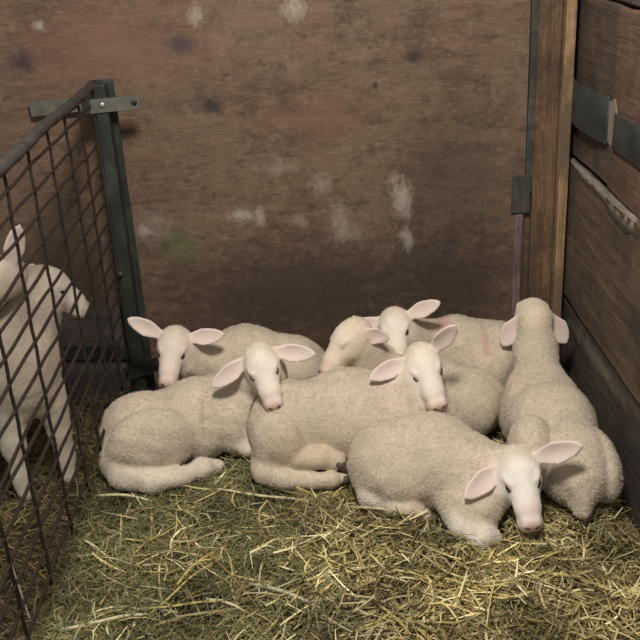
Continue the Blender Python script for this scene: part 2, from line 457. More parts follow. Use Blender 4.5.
bar('tie_bar', -0.80, 0.937, -0.60, 0.947, 0.021, 2.775, m_bar)
bar('tie_bar', -0.63, 0.950, -0.468, 0.957, 0.019, 2.684, m_bar)
bar('tie_bar', -0.86, 0.165, -0.60, 0.150, 0.022, 2.765, m_gate)
bar('tie_bar', -0.62, 0.115, -0.505, 0.150, 0.022, 2.680, m_gate)
for p in ((-0.572, 2.682, 0.955), (-0.482, 2.682, 0.957), (-0.59, 2.682, 0.45)):
    bm = bmesh.new(); bmesh.ops.create_uvsphere(bm, u_segments=10, v_segments=6, radius=0.008, matrix=Matrix.Translation(p) @ Matrix.Diagonal((1, 0.6, 1, 1)))
    bm_obj('bolt', bm, m_bolt if p[2] > 0.9 and p[0] < -0.5 else m_gate, gate, True)


# ------------------------------------------------------------------ lamb modelling: smooth distance fields meshed by surface nets
def V(*a): return np.array(a, dtype=np.float32)


def unit(v): v = np.asarray(v, dtype=np.float32); return v / np.linalg.norm(v)


def sd_cone(P, a, b, ra, rb):
    ba = b - a; t = np.clip(((P - a) @ ba) / float(ba @ ba), 0, 1)
    D = P - a - t[:, None] * ba
    return np.sqrt(np.einsum('ij,ij->i', D, D)) - (ra + (rb - ra) * t)


def sd_ell(P, c, R, r):
    q = ((P - c) @ R.T) / r
    k0 = np.sqrt(np.einsum('ij,ij->i', q, q)) + 1e-6
    q2 = q / r
    k1 = np.sqrt(np.einsum('ij,ij->i', q2, q2)) + 1e-6
    return k0 * (k0 - 1.0) / k1


def sd_ear(P, base, e, wd, nrm, L, W, T, cup):
    Q = P - base
    x = Q @ e; y = Q @ wd; z = Q @ nrm
    t = np.clip(x / L, 0, 1)
    hw = W * np.minimum(1.0, 0.42 + 1.25 * t) * np.sqrt(np.clip(1.0 - np.clip((t - 0.38) / 0.62, 0, 1) ** 2.0, 0.02, 1))
    zz = z - cup * np.clip(1 - (y / W) ** 2, -1, 1) * np.sin(np.pi * np.clip(t, 0, 1) * 0.8 + 0.25) + 0.012 * t * t
    th = T * (1.25 - 0.5 * t)
    dx = np.maximum(np.maximum(-x, x - L), 0)
    dy = np.maximum(np.abs(y) - hw + th, 0)
    dz = np.abs(zz)
    return np.sqrt(dx * dx + dy * dy + dz * dz) - th


def smin(a, b, k):
    h = np.maximum(k - np.abs(a - b), 0) / k
    return np.minimum(a, b) - h * h * k * 0.25


class Prim:
    __slots__ = ('f', 'k', 'lo', 'hi', 'col', 'wool')

    def __init__(s, f, k, lo, hi, col, wool): s.f, s.k, s.lo, s.hi, s.col, s.wool = f, k, lo, hi, col, wool


WOOL = (0.62, 0.545, 0.445)
FACE = (0.80, 0.745, 0.675)
LEG = (0.72, 0.655, 0.56)
EAR = (0.71, 0.605, 0.56)
PINK = (0.66, 0.40, 0.36)
YEL = (0.70, 0.61, 0.45)


class Field:
    def __init__(s): s.p = []

    def cone(s, a, b, ra, rb, k=0.03, col=WOOL, wool=1.0):
        a, b = V(*a), V(*b); m = max(ra, rb)
        s.p.append(Prim(lambda P: sd_cone(P, a, b, ra, rb), k, np.minimum(a, b) - m, np.maximum(a, b) + m, col, wool))

    def ell(s, c, r, ax=(1, 0, 0), upv=(0, 0, 1), k=0.03, col=WOOL, wool=1.0):
        c, r = V(*c), V(*r); f_ = unit(ax); l_ = unit(np.cross(upv, f_)); u_ = np.cross(f_, l_)
        R = np.stack([f_, l_, u_]).astype(np.float32); m = float(r.max())
        s.p.append(Prim(lambda P: sd_ell(P, c, R, r), k, c - m, c + m, col, wool))

    def ear(s, base, e, nrm, L, W, T=0.0052, cup=-0.009, k=0.008):
        e = unit(e); nrm = np.asarray(nrm, dtype=np.float32); nrm = unit(nrm - e * (nrm @ e)); wd = np.cross(nrm, e); base = V(*base)
        tip = base + e * L; m = W + 0.012
        s.p.append(Prim(lambda P: sd_ear(P, base, e, wd, nrm, L, W, T, cup), k, np.minimum(base, tip) - m, np.maximum(base, tip) + m, EAR, 0.0))

    def bounds(s): return np.min([q.lo for q in s.p], 0), np.max([q.hi for q in s.p], 0)

    def __call__(s, P):
        d = np.full(len(P), 9.0, dtype=np.float32)
        for q in s.p:
            mg = q.k + 0.045
            sel = np.all((P > q.lo - mg) & (P < q.hi + mg), axis=1)
            if not sel.any(): continue
            i = np.nonzero(sel)[0]
            d[i] = smin(d[i], q.f(P[i]).astype(np.float32), q.k)
        return d


def lumps(P, seed):
    r = np.random.default_rng(seed); o = np.zeros(len(P), dtype=np.float32)
    for f_, a in ((26, 1.0), (45, 0.8), (80, 0.6), (140, 0.45)):
        for _ in range(3):
            v = r.normal(size=3); v *= f_ / np.linalg.norm(v)
            o += a * np.sin(P @ v.astype(np.float32) + r.uniform(0, 6.28)) / 3
    return o


class Lamb:
    """posed lamb: body field (wool) and head field, plus paint spots and parts"""

    def __init__(s, name, seed):
        s.name = name; s.seed = seed; s.body = Field(); s.head = Field(); s.ears = Field(); s.paint = []; s.parts = []; s.feet = []; s.eyes = True; s.h = 0.0038

    def spine(s, pts, k=0.06):
        for (a, ra), (b, rb) in zip(pts, pts[1:]): s.body.cone(a, b, ra, rb, k)

    def limb(s, pts, k=0.02, col=LEG, wool=0.5, hoof=True):
        for (a, ra), (b, rb) in zip(pts, pts[1:]): s.body.cone(a, b, ra, rb, k, col, wool)
        if hoof:
            a, b = V(*pts[-2][0]), V(*pts[-1][0])
            s.feet.append((b, unit(b - a), pts[-1][1]))

    def set_head(s, eye, fwd, left, ears, sc=1.2, neck=None, ear_len=0.118, ear_w=0.0262, mouth=True, face=FACE, eye_kind='open', cup=-0.009, en=((0.75, 0, 0.65), (0.75, 0, 0.65))):
        f_ = unit(fwd); l_ = np.asarray(left, dtype=np.float32); l_ = unit(l_ - f_ * (l_ @ f_)); u_ = np.cross(f_, l_)
        R = np.stack([f_, l_, u_])                       # local (fwd,left,up) -> world rows
        o = V(*eye) - f_ * 0.044 * sc - u_ * 0.004 * sc   # cranium centre
        s.hR, s.ho, s.hs = R, o, sc
        Lc = lambda x, y, z: o + (x * f_ + y * l_ + z * u_) * sc
        s.Lc = Lc; s.u_ = u_; s.f_ = f_; s.l_ = l_
        H = s.head
        H.ell(Lc(0, 0, -0.003), (0.051 * sc, 0.0425 * sc, 0.040 * sc), f_, u_, 0.02, face, 0.35)
        H.ell(Lc(-0.014, 0, 0.008), (0.034 * sc, 0.034 * sc, 0.029 * sc), f_, u_, 0.02, YEL, 0.8)     # woolly poll
        H.cone(Lc(0.020, 0, 0.000), Lc(0.084, 0, -0.025), 0.0390 * sc, 0.0275 * sc, 0.02, face, 0.1)  # bridge of the nose
        H.cone(Lc(0.084, 0, -0.027), Lc(0.110, 0, -0.038), 0.0255 * sc, 0.0220 * sc, 0.015, face, 0.0)  # muzzle
        for q in (-1, 1):
            H.ell(Lc(0.104, q * 0.012, -0.049), (0.024 * sc, 0.0155 * sc, 0.0145 * sc), f_, u_, 0.010, face, 0.0)   # lips
            H.ell(Lc(0.018, q * 0.021, -0.026), (0.038 * sc, 0.020 * sc, 0.026 * sc), f_, u_, 0.02, face, 0.2)    # cheek
            H.ell(Lc(0.036, q * 0.031, 0.015), (0.016 * sc, 0.008 * sc, 0.006 * sc), f_ - l_ * 0.3 * q, u_, 0.010, face, 0.1)  # brow
            H.cone(Lc(0.115, q * 0.009, -0.030), Lc(0.119, q * 0.011, -0.035), 0.0110 * sc, 0.0100 * sc, 0.008, face, 0.0)  # nostril wing
        H.cone(Lc(0.0, 0, -0.030), Lc(0.096, 0, -0.056), 0.026 * sc, 0.0135 * sc, 0.018, face, 0.2)   # jaw
        for q, e, nn in zip((-1, 1), ears, en):
            if e is None: continue
            ew = e[0] * f_ + e[1] * l_ + e[2] * u_
            nw = nn[0] * f_ + nn[1] * q * l_ + nn[2] * u_
            s.ears.ear(Lc(-0.012, q * 0.030, 0.010), ew, nw, ear_len * sc, ear_w * sc, cup=cup)
        if neck:
            for (a, ra), (b, rb) in zip(neck, neck[1:] + [(tuple(Lc(-0.014, 0, -0.014)), 0.040 * sc)]):
                s.body.cone(a, b, ra, rb, 0.05)
        s.paint.append((Lc(0.128, 0, -0.038), 0.026 * sc, PINK, 0.75))
        s.paint.append((Lc(0.10, 0, -0.014), 0.026 * sc, (0.74, 0.56, 0.50), 0.45))
        s.eye_kind = eye_kind

    def surf(s, p, d):
        """march from p along d to the head surface"""
        p = V(*p); d = unit(d)
        for _ in range(60):
            v = float(s.head(p[None, :])[0])
            if v < 0.0004: break
            p = p + d * min(v, 0.02) * 0.8
        return p

    def field(s, P, others=()):
        db = s.body(P)
        near = np.abs(db) < 0.03
        if near.any(): db[near] += 0.0034 * lumps(P[near], s.seed)
        for o in others:
            lo, hi = o.bounds()
            sel = np.all((P > lo - 0.03) & (P < hi + 0.03), axis=1)
            if sel.any():
                i = np.nonzero(sel)[0]
                db[i] = np.maximum(db[i], -(o.full(P[i])) + 0.0012)
        if s.head.p:
            dh = s.head(P)
            d = smin(db, dh, 0.022)
            if s.ears.p: d = np.minimum(d, smin(dh, s.ears(P), 0.010))
            return d
        return db

    def full(s, P):
        d = s.body(P)
        return smin(d, s.head(P), 0.02) if s.head.p else d

    def bounds(s):
        lo, hi = s.body.bounds()
        if s.head.p:
            a, b = s.head.bounds()
            if s.ears.p: a2, b2 = s.ears.bounds(); a, b = np.minimum(a, a2), np.maximum(b, b2)
            lo, hi = np.minimum(lo, a), np.maximum(hi, b)
        return lo, hi

    def build(s, others=()):
        h = s.h
        lo, hi = s.bounds(); lo = lo - 4 * h; hi = hi + 4 * h; lo[2] = max(lo[2], -0.06)
        m = 4
        nb = np.ceil((hi - lo) / (h * m)).astype(int)
        ax = [lo[i] + (np.arange(nb[i]) + 0.5) * h * m for i in range(3)]
        G = np.stack(np.meshgrid(*ax, indexing='ij'), -1).reshape(-1, 3).astype(np.float32)
        dc = s.field(G, others).reshape(nb)
        act = np.abs(dc) < h * m * 1.9
        sh = nb * m
        D = np.repeat(np.repeat(np.repeat(np.where(dc < 0, -1.0, 1.0).astype(np.float32), m, 0), m, 1), m, 2)
        bi = np.argwhere(act)
        off = np.stack(np.meshgrid(*[np.arange(m)] * 3, indexing='ij'), -1).reshape(-1, 3)
        I = (bi[:, None, :] * m + off[None]).reshape(-1, 3)
        P = (lo + I * h).astype(np.float32)
        D[I[:, 0], I[:, 1], I[:, 2]] = s.field(P, others)
        verts, quads = surface_nets(D, lo, h)
        s.V, s.Q = verts, quads
        return s


def surface_nets(D, lo, h):
    s = D < 0
    n = np.array(D.shape)
    cnt = np.zeros(n - 1, dtype=np.int8)
    cs = [(i, j, k) for i in (0, 1) for j in (0, 1) for k in (0, 1)]
    sl = lambda c: tuple(slice(c[a], n[a] - 1 + c[a]) for a in range(3))
    for c in cs: cnt += s[sl(c)]
    cell = np.argwhere((cnt > 0) & (cnt < 8))
    idx = -np.ones(n - 1, dtype=np.int64); idx[tuple(cell.T)] = np.arange(len(cell))
    vals = {c: D[tuple((cell + c).T)] for c in cs}
    acc = np.zeros((len(cell), 3), dtype=np.float64); num = np.zeros(len(cell))
    for a in cs:
        for ax in range(3):
            if a[ax]: continue
            b = list(a); b[ax] = 1; b = tuple(b)
            va, vb = vals[a], vals[b]
            x = (va < 0) != (vb < 0)
            t = np.where(x, va / np.where(x, va - vb, 1), 0)
            pt = np.array(a, dtype=np.float64)[None] + np.zeros((len(cell), 1)); pt[:, ax] += t
            acc += pt * x[:, None]; num += x
    verts = lo + (cell + acc / num[:, None]) * h
    quads = []
    for ax in range(3):
        u, v = (ax + 1) % 3, (ax + 2) % 3
        a = s[tuple(slice(0, n[i] - 1) if i == ax else slice(1, n[i] - 1) for i in range(3))]
        b = s[tuple(slice(1, n[i]) if i == ax else slice(1, n[i] - 1) for i in range(3))]
        for flip, mask in ((False, a & ~b), (True, ~a & b)):
            e = np.argwhere(mask)
            if not len(e): continue
            e[:, u] += 1; e[:, v] += 1
            q = []
            for du, dv in ((-1, -1), (0, -1), (0, 0), (-1, 0)):
                c = e.copy(); c[:, u] += du; c[:, v] += dv
                q.append(idx[tuple(c.T)])
            q = np.stack(q, 1)
            if flip: q = q[:, ::-1]
            quads.append(q)
    q = np.concatenate(quads); q = q[(q >= 0).all(1)]
    # one light relaxation pass takes the grid steps out
    for lam in (0.5, 0.5):
        sm = np.zeros_like(verts); ct = np.zeros(len(verts))
        for i in range(4):
            j = (i + 1) % 4
            np.add.at(sm, q[:, i], verts[q[:, j]]); np.add.at(sm, q[:, j], verts[q[:, i]])
            np.add.at(ct, q[:, i], 1); np.add.at(ct, q[:, j], 1)
        ok = ct > 0
        verts[ok] += lam * (sm[ok] / ct[ok, None] - verts[ok])
    return verts, q


# lamb materials
def lamb_material():
    k = M('lamb_coat', 0.9)
    a = k.n('ShaderNodeAttribute', attribute_name='coat')
    fine = k.noise(170, detail=3, rough=0.7)
    mid = k.noise(45, detail=4, rough=0.7)
    big = k.noise(9, detail=4, rough=0.6)
    c = a.outputs['Color']
    wl = a.outputs['Alpha']
    c = k.mix(k.math('MULTIPLY', k.ramp(mid, [(0.35, 0.55), (0.65, 0.0)]), wl), c, (0.40, 0.33, 0.24))
    c = k.mix(k.math('MULTIPLY', k.ramp(big, [(0.42, 0.0), (0.66, 0.6)]), wl), c, (0.44, 0.385, 0.315))
    c = k.mix(k.math('MULTIPLY', k.ramp(fine, [(0.5, 0.0), (0.8, 0.4)]), wl), c, (0.78, 0.70, 0.57))
    c = k.mix(k.ramp(k.noise(30, k.mapping(loc=(3, 1, 4)), 4, 0.7), [(0.45, 0.0), (0.7, 0.28)]), c, (0.60, 0.47, 0.40))
    k.b.inputs['Sheen Weight'].default_value = 0.15
    k.b.inputs['Specular IOR Level'].default_value = 0.15
    bh = k.math('ADD', k.math('MULTIPLY', mid, 0.9), k.math('MULTIPLY', fine, 0.5))
    k.bump(k.math('MULTIPLY', bh, k.math('ADD', k.math('MULTIPLY', wl, 0.75), 0.25)), 0.7, 0.006)
    return k.col(c)


m_lamb = lamb_material()
k = M('wool_fibre', 0.95); k.b.inputs['Specular IOR Level'].default_value = 0.1
m_fibre = k.col(k.n('ShaderNodeAttribute', attribute_name='coat').outputs['Color'])
m_eye = flat('lamb_eye', (0.020, 0.014, 0.010), 0.12)
m_lid = flat('eyelid', (0.44, 0.31, 0.26), 0.7)
m_shine = flat('painted_eyeshine', (0.85, 0.85, 0.80), 0.2)
m_nos = flat('nostril', (0.16, 0.055, 0.045), 0.6)
m_lip = flat('mouth_line', (0.36, 0.19, 0.165), 0.7)
m_hoof = flat('hoof', (0.075, 0.055, 0.042), 0.6)


def ellip(name, c, R, r, mat, parent, seg=12):
    """small ellipsoid with axes rows of R"""
    bm = bmesh.new()
    Rm = Matrix([[R[j][i] for j in range(3)] for i in range(3)]).to_4x4()
    bmesh.ops.create_uvsphere(bm, u_segments=seg, v_segments=max(6, seg * 2 // 3), radius=1, matrix=Matrix.Translation(Vector([float(q) for q in c])) @ Rm @ Matrix.Diagonal([float(q) for q in r] + [1]))
    return bm_obj(name, bm, mat, parent, True)


LAMBS = []


def finish(s, label, group=None, fibres=16000):
    lo, hi = s.V.min(0), s.V.max(0)
    root = empty('lamb', ((lo[0] + hi[0]) / 2, (lo[1] + hi[1]) / 2, max(0.0, lo[2])))
    tag(root, label, 'lamb', group)
    me = bpy.data.meshes.new('body')
    me.vertices.add(len(s.V)); me.vertices.foreach_set('co', s.V.astype(np.float32).ravel())
    me.loops.add(s.Q.size); me.loops.foreach_set('vertex_index', s.Q.astype(np.int32).ravel())
    me.polygons.add(len(s.Q)); me.polygons.foreach_set('loop_start', np.arange(0, s.Q.size, 4, dtype=np.int32))
    me.polygons.foreach_set('use_smooth', np.ones(len(s.Q), dtype=bool))
    me.update(calc_edges=True); me.validate()
    # colour by the primitives nearest each vertex
    P = s.V.astype(np.float32); acc = np.zeros((len(P), 4), dtype=np.float32); tot = np.full(len(P), 1e-9, dtype=np.float32)
    for q in s.body.p + s.head.p + s.ears.p:
        sel = np.all((P > q.lo - 0.05) & (P < q.hi + 0.05), axis=1); i = np.nonzero(sel)[0]
        if not len(i): continue
        wgt = np.exp(-np.clip(q.f(P[i]), -0.004, 1) / 0.006)
        acc[i] += wgt[:, None] * np.array(q.col + (q.wool,), dtype=np.float32); tot[i] += wgt
    C4 = acc / tot[:, None]
    C4[tot < 1e-6] = WOOL + (1.0,)
    jit = lumps(P * 1.7, s.seed + 50) * 0.35
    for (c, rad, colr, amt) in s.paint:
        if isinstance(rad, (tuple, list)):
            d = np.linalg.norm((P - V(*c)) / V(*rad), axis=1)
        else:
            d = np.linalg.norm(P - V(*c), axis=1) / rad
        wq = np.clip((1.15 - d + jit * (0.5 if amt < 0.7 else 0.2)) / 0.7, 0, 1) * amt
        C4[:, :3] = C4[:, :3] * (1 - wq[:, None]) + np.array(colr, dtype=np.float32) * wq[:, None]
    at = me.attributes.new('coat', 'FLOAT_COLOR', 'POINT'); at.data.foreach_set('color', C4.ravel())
    body = link('body', me, m_lamb); put_under(body, root)
    # short wool fibres standing off the fleece
    if fibres:
        q = s.Q; a, b, c_, d_ = (s.V[q[:, i]] for i in range(4))
        nrm = np.cross(c_ - a, d_ - b); ar = np.linalg.norm(nrm, axis=1) + 1e-12; nrm = nrm / ar[:, None]
        wv = C4[q[:, 0], 3] * ar * (nrm[:, 2] > -0.6)
        rg = np.random.default_rng(s.seed); pick = rg.choice(len(q), fibres, p=wv / wv.sum())
        uu, vv = rg.random((2, fibres, 1))
        base = (a[pick] * (1 - uu) + b[pick] * uu) * (1 - vv) + (d_[pick] * (1 - uu) + c_[pick] * uu) * vv
        n0 = nrm[pick]; tdir = rg.normal(size=(fibres, 3)); tdir += np.array((0, 0, -0.7)); tdir -= n0 * (tdir * n0).sum(1, keepdims=True)
        tdir /= np.linalg.norm(tdir, axis=1, keepdims=True)
        ln = rg.uniform(0.005, 0.011, (fibres, 1)) * (0.5 + 0.5 * C4[q[pick, 0], 3:4])
        side = np.cross(n0, tdir) * 0.0008
        tip = base + tdir * ln * 0.85 + n0 * ln * 0.42
        vv3 = np.stack([base - side - n0 * 0.001, base + side - n0 * 0.001, tip], 1).reshape(-1, 3)
        fm = bpy.data.meshes.new('wool')
        fm.vertices.add(len(vv3)); fm.vertices.foreach_set('co', vv3.astype(np.float32).ravel())
        fm.loops.add(len(vv3)); fm.loops.foreach_set('vertex_index', np.arange(len(vv3), dtype=np.int32))
        fm.polygons.add(fibres); fm.polygons.foreach_set('loop_start', np.arange(0, len(vv3), 3, dtype=np.int32))
        fm.update(calc_edges=True)
        cc = C4[q[pick, 0]].copy(); cc[:, :3] *= rg.uniform(0.8, 1.15, (fibres, 1)); cc = np.clip(cc, 0, 1)
        fa = fm.attributes.new('coat', 'FLOAT_COLOR', 'POINT'); fa.data.foreach_set('color', np.repeat(cc, 3, 0).astype(np.float32).ravel())
        wo = link('wool', fm, m_fibre); put_under(wo, root); wo['kind'] = 'stuff'
    # face parts
    if s.head.p:
        sc, R = s.hs, s.hR
        for q in (-1, 1):
            pe = s.surf(s.Lc(0.064, q * 0.085, 0.004), -(s.l_ * q * 0.96 + s.f_ * 0.26))
            out = unit(s.l_ * q * 0.88 + s.f_ * 0.45); fa_ = unit(s.f_ * 0.9 - s.u_ * 0.30); fa_ = unit(fa_ - out * (fa_ @ out)); ua = np.cross(out, fa_)
            if s.eye_kind == 'closed':
                ellip('eyelid', pe - out * 0.001, (fa_, ua, out), (0.011 * sc, 0.0022 * sc, 0.0022 * sc), m_lid, root)
                continue
            lid = ellip('eyelid', pe - out * 0.0012 * sc, (fa_, ua, out), (0.0120 * sc, 0.0090 * sc, 0.0036 * sc), m_lid, root)
            op = {'open': 0.0070, 'sleepy': 0.0044, 'shine': 0.0070}[s.eye_kind]
            ey = ellip('eye', pe + out * 0.0006 * sc - ua * 0.0005, (fa_, ua, out), (0.0096 * sc, op * sc, 0.0040 * sc), m_eye, root)
            if s.eye_kind == 'shine':
                o2 = ellip('painted_glint', pe + (fa_ * 0.0066 + ua * 0.0026 + out * 0.0032) * sc, (fa_, ua, out), (0.0048 * sc, 0.0048 * sc, 0.0036 * sc), m_shine, None)  # flash glint painted as a pale bead on the eye
                put_under(o2, ey)
        for q in (-1, 1):
            pn = s.surf(s.Lc(0.18, q * 0.0105, -0.0345), -s.f_)
            dn = unit(s.l_ * q * 0.75 + s.u_ * 0.65); on_ = s.f_; sn = np.cross(on_, dn)
            ellip('nostril', pn - on_ * 0.0004, (dn, sn, on_), (0.0074 * sc, 0.0036 * sc, 0.0026 * sc), m_nos, root, 8)
        pts = []
        for t in np.linspace(-1, 1, 15):
            a_ = abs(t)
            st_ = s.Lc(0.122 - 0.055 * a_ ** 1.6, 0.06 * t, -0.0510 - 0.003 * a_)
            dr = -(s.l_ * t * 1.2 + s.f_ * (1.05 - a_))
            p0 = st_ - unit(dr) * 0.05
            pts.append(s.surf(p0, dr))
        tube(bm := bmesh.new(), [Vector([float(z) for z in p]) for p in pts], 0.0017 * sc, 5)
        bm_obj('mouth', bm, m_lip, root, True)
    for (p, d, r) in s.feet:
        side = unit(np.cross(d, (0, 0, 1.0)) + 1e-6); upv = np.cross(side, d)
        bm = bmesh.new()
        for q in (-1, 1):
            c0 = p + d * r * 0.7 + side * q * r * 0.45
            tube(bm, [Vector([float(z) for z in (c0 + d * r * t - upv * 0.25 * r * t)]) for t in (-0.9, 0.0, 0.9, 1.6)], [r * 0.62, r * 0.62, r * 0.52, r * 0.22], 8)
        bm_obj('hoof', bm, m_hoof, root, True)
    LAMBS.append(s)
    return root


L_ = {}


def new(n, seed): L_[n] = Lamb(n, seed); return L_[n]


# --- A: near left, rump to the left, head lifted over its neighbour
a = new('A', 11)
a.spine([((-0.500, 2.335, 0.100), 0.096), ((-0.37, 2.370, 0.112), 0.106), ((-0.225, 2.44, 0.125), 0.100)])
a.body.ell((-0.525, 2.325, 0.105), (0.108, 0.108, 0.115), (1, 0.25, 0), k=0.04)
a.body.ell((-0.475, 2.245, 0.116), (0.122, 0.062, 0.100), (1, 0.22, 0.12), k=0.010)
a.body.ell((-0.56, 2.250, 0.070), (0.07, 0.05, 0.072), (1, 0.2, 0), k=0.02)
a.body.ell((-0.245, 2.345, 0.10), (0.080, 0.062, 0.095), (1, 0.3, 0), k=0.008)
a.limb([((-0.555, 2.210, 0.048), 0.046), ((-0.48, 2.182, 0.038), 0.034), ((-0.40, 2.192, 0.040), 0.024), ((-0.345, 2.222, 0.046), 0.026), ((-0.305, 2.250, 0.030), 0.018)], k=0.014, wool=0.7)
a.limb([((-0.235, 2.32, 0.075), 0.035), ((-0.215, 2.30, 0.055), 0.028), ((-0.25, 2.35, 0.03), 0.02)], hoof=False)
a.set_head((-0.158, 2.292, 0.288), (0.218, -0.86, -0.46), (0.969, 0.157, 0.189), ((0.42, -0.90, -0.12), (0.42, 0.90, -0.02)),
           neck=[((-0.205, 2.445, 0.16), 0.080), ((-0.175, 2.39, 0.235), 0.058)], eye_kind='sleepy', sc=1.04)
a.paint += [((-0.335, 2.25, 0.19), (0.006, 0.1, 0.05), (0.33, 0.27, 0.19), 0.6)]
# --- C: centre, rump to the left, head turned to the camera
c = new('C', 12)
c.spine([((-0.085, 2.320, 0.108), 0.110), ((0.06, 2.325, 0.122), 0.122), ((0.205, 2.315, 0.118), 0.108)])
c.body.ell((-0.105, 2.305, 0.110), (0.108, 0.112, 0.122), (1, 0, 0), k=0.05)
c.body.ell((-0.125, 2.212, 0.118), (0.074, 0.060, 0.095), (1, 0.1, 0.5), k=0.005)
c.body.ell((-0.150, 2.205, 0.06), (0.055, 0.04, 0.06), (1, 0, 0), k=0.02)
c.limb([((-0.170, 2.180, 0.048), 0.036), ((-0.120, 2.160, 0.036), 0.030), ((-0.04, 2.150, 0.030), 0.021), ((0.005, 2.150, 0.030), 0.022), ((0.035, 2.160, 0.024), 0.018)], k=0.012, col=(0.66, 0.58, 0.46), wool=0.8)
c.limb([((-0.08, 2.185, 0.080), 0.034), ((-0.02, 2.180, 0.082), 0.030), ((0.022, 2.180, 0.064), 0.022)], col=(0.60, 0.50, 0.38), k=0.007)
c.body.ell((0.195, 2.25, 0.105), (0.090, 0.06, 0.088), (1, -0.1, 0), k=0.012)
c.set_head((0.278, 2.262, 0.273), (0.20, -0.90, -0.40), (0.968, 0.130, 0.215), ((0.30, -0.94, 0.12), (0.22, 0.50, 0.80)),
           neck=[((0.205, 2.325, 0.150), 0.088), ((0.250, 2.325, 0.215), 0.064)], eye_kind='sleepy', sc=1.04)
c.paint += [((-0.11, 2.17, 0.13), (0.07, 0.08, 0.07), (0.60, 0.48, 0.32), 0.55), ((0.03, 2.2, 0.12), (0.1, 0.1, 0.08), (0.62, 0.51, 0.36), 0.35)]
for dx in (0.0, 0.03, 0.055): c.paint.append(((0.215 + dx, 2.24, 0.17 + dx * 0.6), (0.006, 0.08, 0.06), (0.74, 0.67, 0.56), 0.45))
# --- I: front right, curled with the chin on the straw
i_ = new('I', 13)
i_.spine([((0.175, 2.120, 0.092), 0.104), ((0.275, 2.105, 0.098), 0.112), ((0.345, 2.025, 0.090), 0.092)])
i_.body.ell((0.160, 2.110, 0.088), (0.105, 0.102, 0.104), (1, 0, 0), k=0.05)
i_.body.ell((0.185, 2.040, 0.085), (0.085, 0.058, 0.080), (1, -0.2, 0.1), k=0.007)
i_.body.ell((0.345, 1.962, 0.062), (0.085, 0.080, 0.072), (0.6, -0.8, 0), k=0.012)
i_.limb([((0.105, 2.050, 0.045), 0.038), ((0.16, 2.010, 0.034), 0.026), ((0.205, 1.985, 0.034), 0.024), ((0.232, 1.970, 0.026), 0.018)], hoof=True, k=0.012, wool=0.8)
i_.limb([((0.315, 1.900, 0.040), 0.036), ((0.355, 1.872, 0.026), 0.028), ((0.385, 1.885, 0.014), 0.022)], hoof=False, col=(0.78, 0.73, 0.66), k=0.025)
i_.set_head((0.458, 1.900, 0.150), (0.03, -0.93, -0.34), (0.988, 0.02, 0.150), ((0.62, -0.78, 0.02), (0.25, 0.83, 0.45)),
            neck=[((0.38, 2.04, 0.105), 0.074), ((0.435, 1.99, 0.125), 0.054)], sc=1.10, face=(0.84, 0.81, 0.775))
i_.paint += [((0.215, 1.97, 0.05), (0.04, 0.05, 0.045), (0.42, 0.31, 0.20), 0.6), ((0.10, 2.05, 0.05), (0.06, 0.06, 0.03), (0.80, 0.76, 0.68), 0.7)]
# --- H: right, lying with its back to the camera, ears hanging
hh = new('H', 14)
hh.spine([((0.612, 2.085, 0.108), 0.090), ((0.606, 2.22, 0.118), 0.100), ((0.605, 2.36, 0.118), 0.090)])
hh.body.ell((0.618, 2.050, 0.100), (0.118, 0.094, 0.108), (0, 1, 0), k=0.03)
hh.body.ell((0.520, 2.075, 0.122), (0.098, 0.060, 0.100), (0.18, 1, 0.1), k=0.004)
hh.body.ell((0.685, 2.060, 0.090), (0.108, 0.045, 0.092), (-0.1, 1, 0), k=0.007)
hh.body.ell((0.545, 2.30, 0.10), (0.09, 0.06, 0.09), (0, 1, 0), k=0.012)
hh.body.ell((0.665, 2.30, 0.10), (0.09, 0.05, 0.09), (0, 1, 0), k=0.012)
hh.body.cone((0.61, 1.955, 0.11), (0.612, 1.925, 0.045), 0.026, 0.018, 0.03)
hh.set_head((0.636, 2.625, 0.290), (0.03, 0.99, 0.08), (-1, 0.03, 0.0), ((-0.22, -0.58, -0.80), (-0.22, 0.58, -0.82)),
            neck=[((0.608, 2.37, 0.14), 0.080), ((0.622, 2.49, 0.210), 0.050)], sc=1.18, face=(0.70, 0.62, 0.50), en=((-0.9, 0.1, 0.4), (-0.9, 0.1, 0.4)), ear_len=0.092, ear_w=0.029)
hh.paint += [((0.682, 2.235, 0.165), (0.045, 0.075, 0.055), (0.17, 0.185, 0.15), 0.9), ((0.62, 2.09, 0.23), (0.05, 0.06, 0.05), (0.45, 0.46, 0.38), 0.5)]
# --- D: asleep behind the centre lamb
d_ = new('D', 15)
d_.spine([((0.410, 2.435, 0.085), 0.098), ((0.30, 2.475, 0.105), 0.100), ((0.18, 2.51, 0.115), 0.095)])
d_.body.ell((0.425, 2.42, 0.085), (0.090, 0.095, 0.098), (1, -0.4, 0), k=0.04)
d_.body.ell((0.40, 2.365, 0.09), (0.085, 0.05, 0.08), (1, -0.3, 0), k=0.012)
d_.set_head((0.050, 2.445, 0.290), (-0.80, -0.42, -0.43), (0.42, -0.88, 0.10), ((-0.45, -0.80, -0.35), (-0.55, 0.50, -0.62)),
            neck=[((0.17, 2.525, 0.15), 0.082), ((0.125, 2.505, 0.215), 0.064)], eye_kind='closed', face=(0.72, 0.64, 0.52), sc=1.04, ear_len=0.085)
d_.paint += [((0.40, 2.40, 0.15), (0.06, 0.1, 0.06), (0.46, 0.46, 0.38), 0.45), ((0.47, 2.36, 0.12), (0.05, 0.08, 0.06), (0.68, 0.58, 0.42), 0.4)]
